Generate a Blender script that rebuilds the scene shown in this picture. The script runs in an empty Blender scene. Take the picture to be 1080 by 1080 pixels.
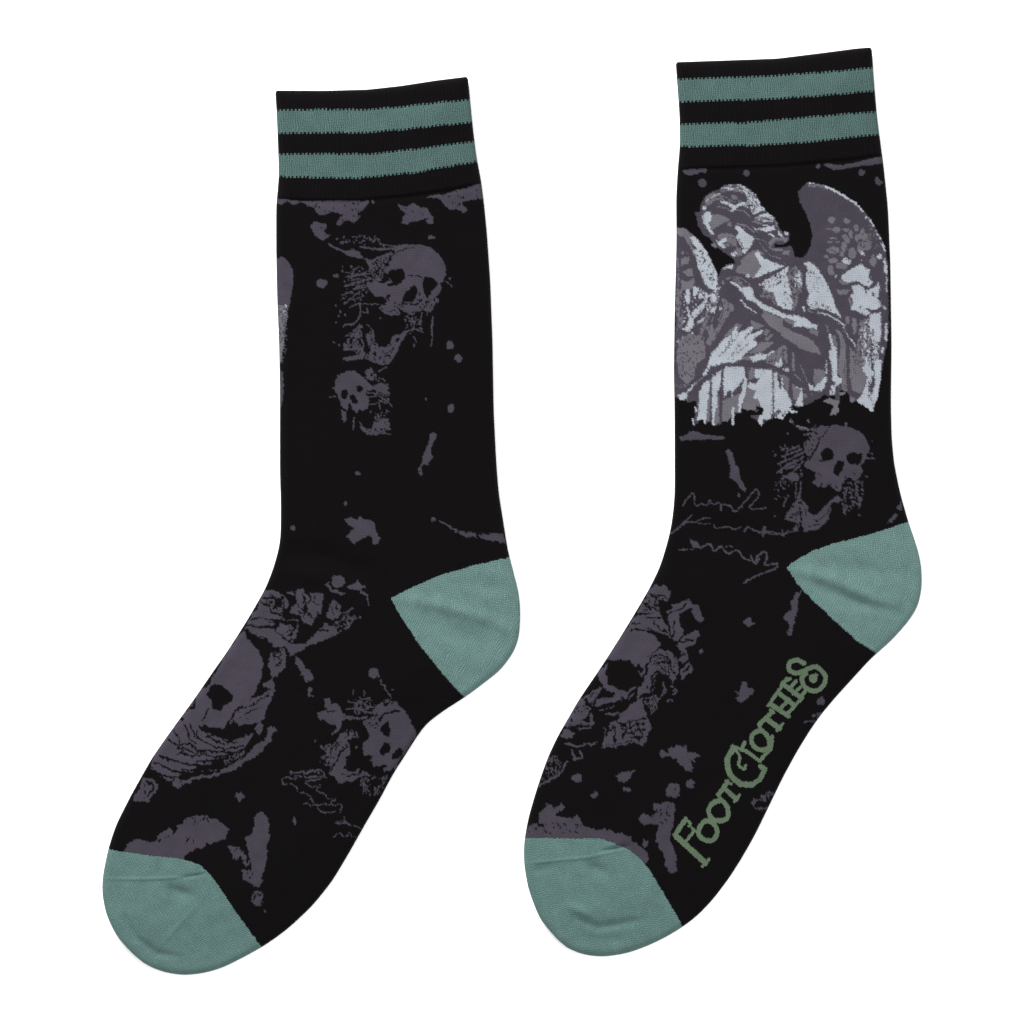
import bpy, math
import numpy as np

# ---------------------------------------------------------------- scene, camera, light
sc = bpy.context.scene
PX = 0.0004                      # one photo pixel is 0.4 mm of table
def wx(x): return (x - 540.0) * PX
def wy(y): return (540.0 - y) * PX

CAM_H = 2.2
cam = bpy.data.cameras.new('camera'); camo = bpy.data.objects.new('camera', cam)
sc.collection.objects.link(camo); sc.camera = camo
camo.location = (0, 0, CAM_H)
cam.sensor_width = 36.0; cam.lens = 36.0 * (CAM_H - 0.004) / (1080 * PX)
cam.clip_start = 0.05; cam.clip_end = 50

w = bpy.data.worlds.new('World'); sc.world = w; w.use_nodes = True
bg = w.node_tree.nodes['Background']
bg.inputs[0].default_value = (1.0, 1.0, 1.0, 1); bg.inputs[1].default_value = 1.35

def area(name, loc, size, power, aim=(0, 0, 0)):
    l = bpy.data.lights.new(name, 'AREA'); l.shape = 'SQUARE'; l.size = size; l.energy = power
    o = bpy.data.objects.new(name, l); sc.collection.objects.link(o); o.location = loc
    from mathutils import Vector
    d = Vector(aim) - Vector(loc); o.rotation_euler = d.to_track_quat('-Z', 'Y').to_euler()
    return o
area('softbox_key', (-0.9, 2.1, 1.25), 0.6, 150)
area('softbox_fill', (1.6, -0.2, 1.7), 1.0, 20)

sc.view_settings.view_transform = 'Standard'; sc.view_settings.look = 'None'
sc.view_settings.exposure = 0; sc.view_settings.gamma = 1; sc.view_settings.use_curve_mapping = False
sc.render.engine = 'CYCLES'
GAIN = 2.7                      # light on the table relative to albedo 1

def lin(c):
    c = np.array(c, float) / 255
    return np.where(c <= 0.04045, c / 12.92, ((c + 0.055) / 1.055) ** 2.4)
def yarn(r, g, b): return lin((r, g, b)) / GAIN

YARN = np.array([yarn(9, 6, 8), yarn(74, 69, 80), yarn(114, 111, 119), yarn(181, 187, 196),
                 yarn(117, 149, 145), yarn(101, 120, 97)])

# ---------------------------------------------------------------- materials
def nodes(name):
    m = bpy.data.materials.new(name); m.use_nodes = True
    nt = m.node_tree; b = nt.nodes['Principled BSDF']
    b.inputs['Roughness'].default_value = 0.9
    b.inputs['Specular IOR Level'].default_value = 0.04
    return m, nt, b
def add(nt, t, **k):
    n = nt.nodes.new(t)
    for a, v in k.items(): setattr(n, a, v)
    return n
def knit_material(name, col=None, rib=0.12, course=0.08, fuzz=0.16, bump=0.35, wale=2.3, row=1.9, sheen=0.015, thread=None):
    """knitted yarn: ribs (wales) and courses from the stitch coordinates, fuzz from noise"""
    m, nt, b = nodes(name); L = nt.links.new
    uv = add(nt, 'ShaderNodeUVMap', uv_map='stitch')
    nz0 = add(nt, 'ShaderNodeTexNoise'); nz0.inputs['Scale'].default_value = 0.09; nz0.inputs['Detail'].default_value = 3
    L(uv.outputs[0], nz0.inputs['Vector'])
    wob = add(nt, 'ShaderNodeVectorMath', operation='MULTIPLY_ADD')
    wob.inputs[1].default_value = (7.0, 7.0, 0); L(nz0.outputs['Color'], wob.inputs[0]); L(uv.outputs[0], wob.inputs[2])
    sp = add(nt, 'ShaderNodeSeparateXYZ'); L(wob.outputs[0], sp.inputs[0])
    def wave(out, period):
        a = add(nt, 'ShaderNodeMath', operation='MULTIPLY'); a.inputs[1].default_value = 2 * math.pi / period
        L(out, a.inputs[0])
        s = add(nt, 'ShaderNodeMath', operation='SINE'); L(a.outputs[0], s.inputs[0]); return s.outputs[0]
    wx_, wy_ = wave(sp.outputs[0], wale), wave(sp.outputs[1], row)
    nz = add(nt, 'ShaderNodeTexNoise'); nz.inputs['Scale'].default_value = 0.8; nz.inputs['Detail'].default_value = 4
    nz.inputs['Roughness'].default_value = 0.7
    L(uv.outputs[0], nz.inputs['Vector'])
    nl = add(nt, 'ShaderNodeTexNoise'); nl.inputs['Scale'].default_value = 0.06; nl.inputs['Detail'].default_value = 2
    L(uv.outputs[0], nl.inputs['Vector'])
    # factor = 1 + rib*wave + course*wave + fuzz*(noise-.5)*2 + .1*(big-.5)
    def madd(x, k, c):
        n = add(nt, 'ShaderNodeMath', operation='MULTIPLY_ADD'); L(x, n.inputs[0]); n.inputs[1].default_value = k
        if isinstance(c, float): n.inputs[2].default_value = c
        else: L(c, n.inputs[2])
        return n.outputs[0]
    f = madd(wx_, rib, 1.0 - fuzz * 2.5 - 0.2)
    f = madd(wy_, course, f); f = madd(nz.outputs['Fac'], fuzz * 5, f); f = madd(nl.outputs['Fac'], 0.4, f)
    if col is None:
        at = add(nt, 'ShaderNodeAttribute', attribute_name='yarn'); src = at.outputs['Color']
    else:
        rgb = add(nt, 'ShaderNodeRGB'); rgb.outputs[0].default_value = (*[float(v) for v in col], 1); src = rgb.outputs[0]
    mul = add(nt, 'ShaderNodeVectorMath', operation='SCALE'); L(src, mul.inputs[0]); L(f, mul.inputs['Scale'])
    L(mul.outputs[0], b.inputs['Base Color'])
    b.inputs['Sheen Weight'].default_value = sheen; b.inputs['Sheen Roughness'].default_value = 0.5
    h = madd(wx_, 0.5, 0.0); h = madd(wy_, 0.35, h); h = madd(nz.outputs['Fac'], 1.6, h)
    bp = add(nt, 'ShaderNodeBump'); bp.inputs['Strength'].default_value = bump; bp.inputs['Distance'].default_value = 0.0003
    L(h, bp.inputs['Height']); L(bp.outputs[0], b.inputs['Normal'])
    return m

M_BODY = knit_material('patterned_knit', None, rib=0.05, course=0.04, fuzz=0.13)
M_BLACK = knit_material('black_ribbing', YARN[0], rib=0.25, course=0.08, fuzz=0.14, wale=4.05)
M_STRIPE = knit_material('teal_ribbing', yarn(84, 110, 107), rib=0.3, course=0.16, fuzz=0.34)
M_HEEL = knit_material('teal_heel_knit', YARN[4], rib=0.15, course=0.04, fuzz=0.24, bump=0.7)
M_TOE = knit_material('teal_toe_knit', yarn(108, 140, 136), rib=0.07, course=0.04, fuzz=0.28, bump=0.7)
M_LETTER = knit_material('green_yarn', YARN[5], rib=0.08, course=0.08, fuzz=0.15)

m, nt, b = nodes('white_board'); b.inputs['Roughness'].default_value = 0.8
nz = add(nt, 'ShaderNodeTexNoise'); nz.inputs['Scale'].default_value = 40
cr = add(nt, 'ShaderNodeValToRGB'); cr.color_ramp.elements[0].color = (0.87, 0.87, 0.87, 1); cr.color_ramp.elements[1].color = (0.9, 0.9, 0.9, 1)
nt.links.new(nz.outputs['Fac'], cr.inputs[0]); nt.links.new(cr.outputs[0], b.inputs['Base Color'])
M_BOARD = m

# ---------------------------------------------------------------- the white surface the socks lie on
me = bpy.data.meshes.new('backdrop')
n = 16; S = 3.0
vs = [(-S + 2*S*i/n, -S + 2*S*j/n, 0) for j in range(n+1) for i in range(n+1)]
fs = [(j*(n+1)+i, j*(n+1)+i+1, (j+1)*(n+1)+i+1, (j+1)*(n+1)+i) for j in range(n) for i in range(n)]
me.from_pydata(vs, [], fs); me.materials.append(M_BOARD)
back = bpy.data.objects.new('backdrop', me); sc.collection.objects.link(back)
back['kind'] = 'structure'; back['label'] = 'plain white surface under the two socks'

# ---------------------------------------------------------------- knitting chart rasteriser
SS=3
class Art:
    def __init__(s,x0,y0,x1,y1,seed=3):
        s.x0,s.y0=x0,y0; s.w=(x1-x0)*SS; s.h=(y1-y0)*SS
        s.a=np.zeros((s.h,s.w),np.uint8); s.rng=np.random.RandomState(seed)
        # stitch grid noise
        s.gh=int((y1-y0)/1.9)+3; s.gw=int((x1-x0)/1.25)+3
    def mask(s,pts):
        p=(np.array(pts,float)-[s.x0,s.y0])*SS
        bx0=max(int(p[:,0].min())-1,0);bx1=min(int(p[:,0].max())+2,s.w)
        by0=max(int(p[:,1].min())-1,0);by1=min(int(p[:,1].max())+2,s.h)
        if bx1<=bx0 or by1<=by0: return None
        X,Y=np.meshgrid(np.arange(bx0,bx1)+.5,np.arange(by0,by1)+.5)
        m=np.zeros(X.shape,bool); n=len(p)
        for i in range(n):
            xa,ya=p[i];xb,yb=p[(i+1)%n]
            if ya==yb: continue
            c=((ya>Y)!=(yb>Y)); m^=c&(X<(xb-xa)*(Y-ya)/(yb-ya)+xa)
        return by0,by1,bx0,bx1,m,X,Y
    def poly(s,t,pts,dens=None):
        r=s.mask(pts)
        if r is None: return
        y0,y1,x0,x1,m,X,Y=r
        if dens is not None:
            n=s.rng.rand(s.gh,s.gw)
            m=m&(n[(Y/SS/1.9).astype(int).clip(0,s.gh-1),(X/SS/1.25).astype(int).clip(0,s.gw-1)]<dens)
        s.a[y0:y1,x0:x1][m]=t
    def stroke(s,t,w,pts,dash=False):
        for i in range(len(pts)-1):
            a=np.array(pts[i],float);b=np.array(pts[i+1],float);L=np.hypot(*(b-a))
            if L<1e-6: continue
            segs=[(0,L)]
            if dash: segs=[(k,min(k+2.6,L)) for k in np.arange(0,L,4.)]
            d=(b-a)/L;n=np.array([-d[1],d[0]])*w/2
            for u,v in segs:
                p=a+d*(u-.2);q=a+d*(v+.2)
                s.poly(t,[p+n,q+n,q-n,p-n])
            if not dash and w>.9: s.ell(t,b[0],b[1],w/2,w/2)
    def ell(s,t,cx,cy,rx,ry):
        s.poly(t,[(cx+rx*np.cos(k*np.pi/6),cy+ry*np.sin(k*np.pi/6)) for k in range(12)])
    def run(s,txt):
        ox=oy=0;sc=1
        for ln in txt.splitlines():
            ln=ln.split('#')[0].strip()
            if not ln: continue
            if ln[0]=='@': ox,oy,sc=[float(v) for v in ln[1:].split(',')]; continue
            c=ln[0];t=int(ln[1]);tk=ln.split()[1:]
            f=lambda q:[(ox+float(v.split(',')[0])/sc,oy+float(v.split(',')[1])/sc) for v in q]
            if c=='P': s.poly(t,f(tk))
            elif c=='X': s.poly(t,f(tk[1:]),float(tk[0]))
            elif c in 'SD': s.stroke(t,float(tk[0])/sc,f(tk[1:]),c=='D')
            elif c=='C':                       # rounded pen or letter stroke
                q=f(tk[1:]); closed=q[0]==q[-1]
                e=[q[-2]]+q+[q[1]] if closed else [q[0]]+q+[q[-1]]
                e=np.array(e); o=[]
                for i in range(1,len(e)-2):
                    for u in (0,.2,.4,.6,.8):
                        a,b,g,d=e[i-1:i+3]
                        o.append(.5*((2*b)+(g-a)*u+(2*a-5*b+4*g-d)*u*u+(3*b-a-3*g+d)*u**3))
                o.append(e[-2]); s.stroke(t,float(tk[0])/sc,o)
            elif c=='O':
                for x,y in f(tk[1:]): s.ell(t,x,y,float(tk[0])/sc,float(tk[0])/sc)
            elif c=='E':
                for q in tk:
                    x,y,a,b=[float(v) for v in q.split(',')]; s.ell(t,ox+x/sc,oy+y/sc,a/sc,b/sc)
    def sample(s,x,y):
        return s.a[((y-s.y0)*SS).astype(int).clip(0,s.h-1),((x-s.x0)*SS).astype(int).clip(0,s.w-1)]

# chart lines: @ox,oy,scale sets the patch; P polygon, S/D solid/dashed line (width), X loose stitches (density), O dots, E ovals; the digit is the yarn
ART_ANGEL = """
@825,185,9
P1 145,160 230,75 290,65 400,100 480,135 600,195 700,265 790,355 870,470 940,600 985,720 1005,850 1010,1440 1000,1620 960,2000 930,2250 910,2330 870,2480 850,2525 700,2420 620,2340 500,2380 300,2000 100,900 130,790 200,780 240,730 270,660 280,560 260,450 210,340 160,250
@705,185,9
P1 70,490 150,500 230,560 300,620 370,730 420,840 470,960 500,1080 500,2120 200,2160 60,2100
P1 255,360 300,340 310,270 345,205 420,155 480,140 540,92 680,85 740,110 830,180 900,310 960,380 1020,420 1045,500 1080,545 1125,530 1142,565 1138,620 1100,652 1080,668 1160,675 1178,710 1195,775 1225,785 1220,1080 500,1080 470,960 510,880 600,840 640,850 610,790 540,740 430,670 400,600 330,560 280,480
@705,265,9
P1 470,240 1080,100 1600,500 1900,1300 1600,1560 1280,1480 1100,1560 950,1640 520,1640 230,1660 200,1200
@705,185,9
P2 480,140 560,95 680,92 720,130 700,170 600,150 520,170
P2 340,260 350,210 420,165 500,190 560,210 520,235 440,240 380,290
P2 590,190 650,200 650,232 600,230
P2 520,100 540,150 500,165
S1 8 420,190 520,185 600,200
S1 7 400,215 540,220 600,245
P3 710,120 760,140 830,190 880,290 925,335 860,350 800,375 770,310 720,300 700,285 640,315 610,350 590,345 600,310 560,280 480,255 490,243 560,250 620,290 700,255 760,240 735,190 705,150
X1 0.22 740,160 830,200 880,300 800,360 740,290 760,240
X2 0.25 720,130 830,190 900,320 800,360 720,290 760,230
P3 640,90 700,95 730,120 690,110
S3 6 500,130 560,120 620,130
S3 6 400,220 440,190 500,180
S1 7 480,150 560,140 640,160
S2 9 640,330 720,340 780,400
S2 7 450,300 540,310 600,350
S3 7 350,250 380,230
P3 325,290 360,290 352,325 320,325
S1 7 500,115 640,105 700,140
S1 8 440,172 560,155 700,185
S1 7 380,242 470,205 560,218
S2 7 620,112 700,152 735,200
S2 7 560,232 640,258 700,240
X3 0.18 560,90 720,100 730,150 560,150
S1 7 760,150 800,230 860,290
S1 7 720,200 790,260 820,330
S1 6 745,260 775,325
S1 6 700,300 760,290
P3 820,400 900,370 940,360 1010,410 1000,440 940,450 900,440 830,425
X2 0.35 820,390 1010,390 1010,450 820,440
S1 8 820,425 900,402 960,420
S1 7 880,440 940,400
S3 6 850,472 950,482
S2 8 790,485 850,540
P3 800,510 900,500 1000,480 1010,520 920,535 880,520
P3 930,545 1000,570 1010,595 940,560
P3 1040,500 1055,540 1080,560 1090,590 1030,560
P2 1010,430 1040,450 1030,490 1010,480
P2 800,430 900,455 860,465 790,445
P2 940,640 1000,590 1080,595 1090,620 1010,625 970,690
P0 1000,652 1060,657 1150,655 1150,672 1065,685 1010,688
P2 1085,600 1125,590 1130,630 1090,645
P3 1090,542 1125,538 1132,575 1098,562
P2 1090,720 1150,720 1130,760 1080,750
S1 8 850,400 1000,430
S1 8 820,470 900,470 1020,460
S2 8 830,600 900,620 960,690
S2 7 860,640 960,760 1080,800
P2 960,700 1010,700 1080,700 1080,720 1000,722
P3 325,385 350,345 395,350 412,400 382,460 400,505 435,570 400,560 370,510 330,460
P2 410,368 520,385 590,430 520,450 450,500 420,530 390,470 405,410
P2 560,450 602,450 590,490 560,478
P2 460,580 500,545 600,560 640,600 650,680 620,670 560,680 500,640
P1 440,505 500,470 560,452 545,500 600,540 520,548 455,562
P2 560,452 602,450 590,492 560,480
S1 8 500,652 560,640 600,660
S1 7 560,592 620,600
P3 450,610 480,630 540,595 552,620 510,650 552,695 510,690 470,650
P1 520,640 580,660 560,700 600,720 640,690
P2 640,690 690,700 700,760 650,770
P3 620,480 680,485 700,510 760,560 812,590 790,650 730,750 700,735 700,700 660,640 640,590 662,555
S2 14 640,458 740,480 800,540
S1 9 655,590 685,650 715,700
P3 585,745 630,725 660,740 620,775
P2 400,650 430,640 460,680 440,690
P2 640,890 680,850 690,800 790,720 850,700 900,740 850,800 870,860 850,920 800,975 700,935 640,920
P3 820,750 850,720 880,770 960,820 1080,860 1120,850 1080,872 960,920 850,965 800,972 850,910 880,870 845,800
P3 510,890 560,860 622,848 600,892 560,880 520,905
P2 540,850 620,840 560,870
P3 730,960 760,930 778,975
P2 80,500 150,500 230,570 190,660 150,590 80,560
P2 190,620 240,700 250,780 220,720
P3 200,585 240,578 300,640 370,740 420,850 465,960 468,1020 440,1070 400,1080 350,1040 310,950 275,850 262,770 235,720 262,690 225,640
X1 0.15 250,680 330,720 420,860 440,1040 380,1050 300,880
P2 120,790 200,765 195,830 120,860
P2 130,910 230,880 240,960 170,955
P2 120,990 180,1010 245,975 235,1080 130,1090
P2 120,720 145,715 150,750 125,755
P2 165,725 190,730 185,760
@705,265,9
P2 240,1000 280,800 430,350 480,340 470,480 400,600 
X1 0.3 250,900 280,600 430,350 480,340 470,480 400,600
P3 150,440 185,360 205,370 208,490 190,500 160,470
P3 225,400 240,330 290,345 272,410 240,430
P3 285,400 320,395 370,400 365,480 330,550 240,640 215,580 290,520 340,460 320,440 290,455
P1 320,405 345,410 330,440
P3 165,520 195,540 205,600 235,640 242,700 200,760 150,755 130,745 180,700 190,630
P3 390,410 430,400 465,450 440,490 405,450
P3 405,560 440,520 445,560 415,580
P3 470,550 500,515 510,540 480,570
P3 260,670 340,630 325,660 275,692
P3 170,810 235,760 222,800 190,825
P3 80,860 100,840 118,860 100,880
P3 130,815 150,795 158,830
P2 500,440 600,500 625,560 570,600 500,720 430,850 405,820 500,640 530,560
X1 0.2 500,440 620,500 500,720 430,850 405,820
P2 350,720 420,690 430,750 400,900 355,880 385,800
P2 80,930 150,850 200,830 330,820 360,950 340,1020 260,1080 240,1200 180,1270 110,1200 80,1050
X1 0.22 80,930 200,830 330,820 360,950 260,1080 240,1200 110,1200
P2 75,350 130,370 120,500 100,640 65,600
P2 90,640 140,600 140,700 80,760
X1 0.3 75,350 130,370 120,700 65,760
P2 540,260 590,235 590,265 550,275
P2 510,280 530,290 520,320 500,310
P3 580,290 600,285 650,310 690,352 760,335 800,360 815,440 900,505 1000,545 1080,590 1090,640 960,580 870,540 820,485 750,465 700,400 660,350
P2 610,270 650,250 700,300 730,345 700,345 640,300
S1 6 640,265 715,330
S1 6 625,280 700,345
S2 8 680,250 740,290 775,325
S2 6 560,255 640,240 700,265
P3 425,390 490,340 480,330 430,370
P3 430,400 460,440 440,470
S3 12 680,450 720,510 830,590
P2 900,560 1080,650 1080,790 960,710 870,610
P1 780,480 900,580 880,610 790,540
P3 860,310 1080,185 1080,540 1030,515 990,400 900,370
X1 0.3 860,310 1080,185 1080,300 900,370
P2 900,380 990,390 1030,500 1000,500 950,450 860,430
X1 0.4 880,380 990,390 1030,500 860,430
P3 990,490 1010,500 1000,515
S1 14 800,290 900,245 1080,155
P2 520,820 590,740 640,690 700,700 620,790
P3 370,1080 405,975 470,900 520,830 560,810 600,780 640,705 655,780 700,760 790,705 802,730 770,790 900,745 880,780 800,840 845,870 830,905 740,960 700,1020 620,1060 500,1065 440,1085
S2 9 600,770 600,840
S2 9 670,700 660,800
X1 0.35 555,870 650,790 620,870 570,890
X1 0.3 680,850 790,745 760,820 690,870
D1 6 540,920 640,830
D1 6 640,930 690,850
D1 6 560,1030 690,880
D1 6 480,1000 600,890
D1 6 600,1025 780,850
D1 6 520,960 590,880
P2 780,655 910,710 860,730 820,745 790,720
P2 860,870 1000,860 960,900 900,950 740,985 830,920
P2 1000,790 940,850 900,840 960,790
P2 900,790 920,740 960,760 930,800
P3 760,1010 860,965 930,985 1000,940 995,960 900,1030 800,1055
P2 700,1000 770,990 760,1040 690,1030
P2 930,1000 1080,900 1080,1060 1010,1090 920,1060
X1 0.2 930,1000 1080,900 1080,1060 920,1060
P3 1000,1100 1010,1050 1040,1060 1060,1010 1080,1030 1075,1090 1030,1115
X3 0.12 140,360 480,340 480,560 340,640 240,700 140,700
D2 12 90,60 95,400
D2 10 130,560 120,740
S1 8 300,560 400,700
S1 9 420,640 330,900
S2 8 470,660 520,560
S2 7 440,600 400,680
S1 6 570,480 560,560
@825,265,9
P3 -10,180 60,145 40,220 60,300 90,400 90,565 0,545
X2 0.15 0,180 50,150 90,400 60,560 0,500
P2 60,190 100,150 130,130 180,190 200,300 170,420 150,440 130,560 100,570 90,420 60,330
X1 0.4 50,150 130,130 190,200 200,400 130,560 90,560 70,300
P3 110,250 150,180 172,220 185,330 120,355
X1 0.3 110,250 150,180 172,220 185,330 120,355
P3 190,530 205,522 212,580 195,578
P1 200,300 240,340 240,500 190,500 180,400
P3 200,115 260,105 320,150 380,230 430,320 470,420 510,540 565,645 520,625 440,565 330,540 260,555 235,480 250,400 215,300 222,220 240,190
X1 0.25 210,150 300,160 300,220 230,220
O1 5 260,240 290,250 320,245 260,290 295,300 330,310 375,300 300,345 340,350 330,385 290,330 350,250 380,330 420,370 320,280 280,390
X2 0.3 330,480 440,520 540,630 440,560 330,540
X2 0.3 260,480 330,480 330,560 250,560
S1 14 330,545 430,575 500,600 560,650
S3 13 335,580 430,605 500,640 590,712
S3 11 580,720 600,770 640,830 690,890 700,940
P3 0,580 60,610 160,615 240,650 290,690 330,700 330,742 280,730 240,740 200,710 130,720 90,715 130,670 60,640 -10,640
P2 0,650 60,640 120,665 110,710 60,690
P2 -10,700 100,770 200,800 290,860 350,940 362,985 200,940 100,880 -10,800
P2 260,735 345,760 330,805 250,770 
P2 230,555 300,590 340,600 240,580
P3 435,785 460,790 480,880 520,940 520,1020 516,1180 570,1210 550,1260 480,1330 460,1370 448,1355 475,1280 470,1110 440,1000 450,940 465,920
P2 465,805 500,800 522,900 515,925 485,880
P2 500,735 555,770 600,880 600,1050 560,1200 520,1130 545,960 550,860
P2 400,690 440,720 430,780 420,730
P2 665,640 705,640 705,780 670,795
P2 600,620 640,625 630,690 600,690
S1 5 600,800 620,1000
P2 740,640 830,640 850,1000 830,1200 760,1280 700,1200 640,1200 640,900 700,980
X1 0.4 740,640 830,640 850,1000 830,1200 700,1200 640,1000
X3 0.3 740,660 830,640 840,1100 780,1200 740,800
P3 555,235 600,200 690,150 738,128 748,85 765,145 830,180 820,260 862,290 830,345 770,325 720,285 640,300 590,290 550,255
X2 0.35 810,200 860,230 850,310 810,300
P3 660,335 720,310 790,370 860,350 905,310 910,280 925,340 910,450 945,520 900,560 800,545 830,590 800,612 720,580 650,550 670,475 645,430 670,400
O1 11 795,385 860,395 862,415 735,530
S1 13 640,300 710,290 790,345 860,345
S1 12 790,545 870,568 955,520
P3 825,600 935,575 940,800 925,860 850,870 830,720
P2 850,745 870,735 870,800 855,810
P3 555,95 600,62 650,95 630,132 580,120
P3 960,80 1000,130 1002,200 965,195
S3 12 985,240 992,380
P3 958,515 988,540 975,568
S3 14 985,680 990,850
P2 540,265 620,300 640,310 590,325 540,300
P2 520,370 640,370 600,410 540,415
O3 9 508,240
P2 425,150 480,175 500,225 470,225
P2 640,430 660,500 640,520 620,450
S2 10 930,590 945,700
@825,185,9
E2 465,425,38,30 610,435,32,26 510,520,42,26 600,520,30,18 700,500,24,34 480,600,38,10 450,632,30,9 520,632,25,9 585,680,34,50 615,620,25,26 480,712,62,34 480,812,48,28 560,750,25,30 415,772,26,14 560,862,58,32 660,740,38,55 650,560,20,40 455,900,30,48 800,640,55,85 730,600,40,50 860,810,32,62 740,690,35,50 440,510,30,8 590,580,28,20 760,550,25,45
S1 8 520,560 560,640 540,760
S1 8 640,640 600,700 620,780
S1 8 430,690 520,740
E1 745,615,20,16 780,680,8,20
X1 0.2 700,450 860,500 900,800 700,760
X2 0.15 780,400 880,560 930,700 870,700 820,560
P3 725,715 760,718 782,755 745,750
S3 12 235,78 290,75
P2 240,90 380,100 380,125 250,115
X1 0.4 240,90 380,100 380,125 250,115
S2 12 300,85 400,105
S3 20 400,108 480,142 600,208 700,275
S3 15 700,275 770,355
S3 17 790,390 830,425 865,485
X1 0.25 780,370 860,460 850,500 780,420
D3 14 880,520 935,610
S3 17 945,640 960,680 980,720
P3 890,770 940,730 945,790 915,802
S3 14 970,790 992,880 990,930
@705,345,9
S2 26 70,560 160,560
X1 0.5 60,530 180,530 170,600 70,600
S3 20 180,620 250,535
P3 85,645 140,620 185,620 170,690 110,695
S2 14 250,540 320,480
S3 26 335,465 400,350
P3 400,250 440,300 450,370 420,380 400,330
P2 90,120 200,60 340,100 340,280 300,330 230,330 180,400 110,340
X1 0.2 90,120 200,60 340,100 340,280 230,330 110,340
S1 30 350,500 420,405 500,358 640,352 720,330 800,345 920,355 1000,380 1080,430 1160,480
P1 640,330 720,305 790,325 760,370 660,370
P3 320,555 360,510 400,515 385,600 370,720 352,920 335,925 320,870 270,890 285,750 290,630
P3 415,445 500,415 490,560 462,640 460,760 435,800 430,940 412,915 410,620
P1 415,440 445,420 455,450 425,475
P2 380,510 400,490 410,520 395,540
P2 435,800 462,760 460,640 480,640 480,900 440,930
P2 370,720 390,600 400,620 400,880 355,900
P2 510,700 600,660 690,620 700,600 715,620 690,780 600,840 560,900 505,900
P3 525,385 540,375 720,380 725,470 690,520 660,560 630,600 612,610 608,662 598,660 598,600 560,615 525,680 515,560
P3 720,465 742,495 730,640 700,720 680,805 658,812 670,650 690,620 700,540
P2 750,385 810,385 820,480 760,500
P1 755,380 775,380 770,430 755,430
P2 740,580 830,570 865,700 850,770 760,800 690,780 720,680
P3 740,560 770,520 820,545 860,490 820,480 815,400 980,402 985,800 965,870 900,880 880,940 840,905 865,850 870,760 850,690 800,670 830,600 780,590
P2 980,430 1010,430 1050,560 1000,600 990,700
D1 7 830,520 900,430
S1 9 990,600 990,800
P3 1005,430 1022,418 1042,530 1050,545 1085,490 1085,790 1030,790 1010,820 1000,830 1000,600
P1 1045,500 1065,500 1062,600 1045,570
P2 1040,440 1080,460 1080,490 1050,480
S1 13 505,420 515,620 492,890
S1 8 400,540 400,620 395,880
S2 10 1000,850 1040,810
@825,345,9
P2 -10,450 60,480 62,690 30,600
P3 -10,480 0,480 10,590 30,610 85,700 80,770 0,870 -20,870
P2 95,240 112,240 115,420 90,410
P2 95,540 160,580 190,590 130,700 100,680
P3 190,580 192,755 120,745 150,660
D3 12 130,575 200,590
D2 10 110,440 190,520
D2 9 170,360 235,510
P3 0,395 55,385 65,415 30,425 0,410
P2 0,180 40,180 50,350 20,360
X1 0.4 0,180 60,180 60,370 0,370
P1 190,620 370,615 400,640 340,680 200,745
P2 200,620 240,640 300,630 210,690
X1 0.7 200,610 370,610 340,680 200,745
P2 300,400 400,410 410,445 380,520 310,560 290,500
P2 240,540 270,530 260,560
P3 250,545 300,570 350,530 400,480 422,480 400,560 362,612 290,602 250,590
S3 13 415,325 422,440
P3 440,610 490,505 495,640 445,642
X1 0.3 410,480 500,500 490,640 400,600
P2 560,330 605,300 612,610 565,595
P2 640,200 672,300 665,480 642,500
P2 690,330 760,420 800,460 790,540 745,640 660,600 650,500 700,450
S1 7 625,300 630,560
S1 6 590,330 590,590
P3 755,400 800,320 830,375 872,440 830,560 822,600 855,700 862,805 700,700 740,660 790,560 805,470
P3 865,120 925,150 905,300 942,315 932,500 912,612 895,690 862,765 845,650 880,550 870,420 850,330
P3 785,290 805,280 810,340 785,350
X1 0.3 860,110 940,150 900,350 850,400 860,200
X1 0.35 820,500 880,420 860,600 840,700 800,640
P3 940,190 972,185 955,250 935,250
P3 975,0 1000,0 992,140 965,105
P0 -1080,640 -1020,660 -980,710 -880,710 -820,700 -810,760 -835,760 -830,870 -862,930 -840,945 -790,895 -750,870 -740,920 -680,900 -670,940 -590,980 -580,900 -520,890 -460,820 -380,815 -390,770 -330,790 -280,785 -250,810 -215,790 -255,770 -250,750 -190,765 -175,800 -200,830 -290,835 -310,850 -240,890 -205,945 -140,880 -95,870 -80,840 -60,860 -30,830 -5,800 0,830 30,790 0,870 60,800 100,770 60,760 110,740 130,760 190,755 340,685 400,640 430,665 500,650 560,590 620,620 650,700 700,700 860,808 880,740 915,610 935,500 962,300 1000,140 1010,0 1080,0 1080,1080 -1080,1080
P3 -480,760 -455,765 -462,880 -455,935 -485,925
P2 -10,640 0,640
P3 -855,860 -840,870 -838,935 -850,930
P3 -835,755 -820,760 -810,800 -830,810
P2 380,700 450,670 500,700 550,705 520,760 535,790 500,838 470,830 450,838 485,740 420,720
P1 500,560 540,560 540,700 500,700
P2 535,620 590,620 590,645 545,650
P2 640,650 690,680 670,720 640,700
P3 -80,860 0,800 0,880 -40,860
P3 60,780 140,800 130,820 80,810
P2 120,930 200,950 280,970 250,985 150,960
P2 60,880 100,890 100,920 70,910
P2 235,870 260,890 240,910
@705,345,9
X1 1 0,0 1,0 1,1
P1 100,1045 150,1030 200,990 250,1000 330,1020 540,1045 530,1065 200,1070 110,1075
"""
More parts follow.
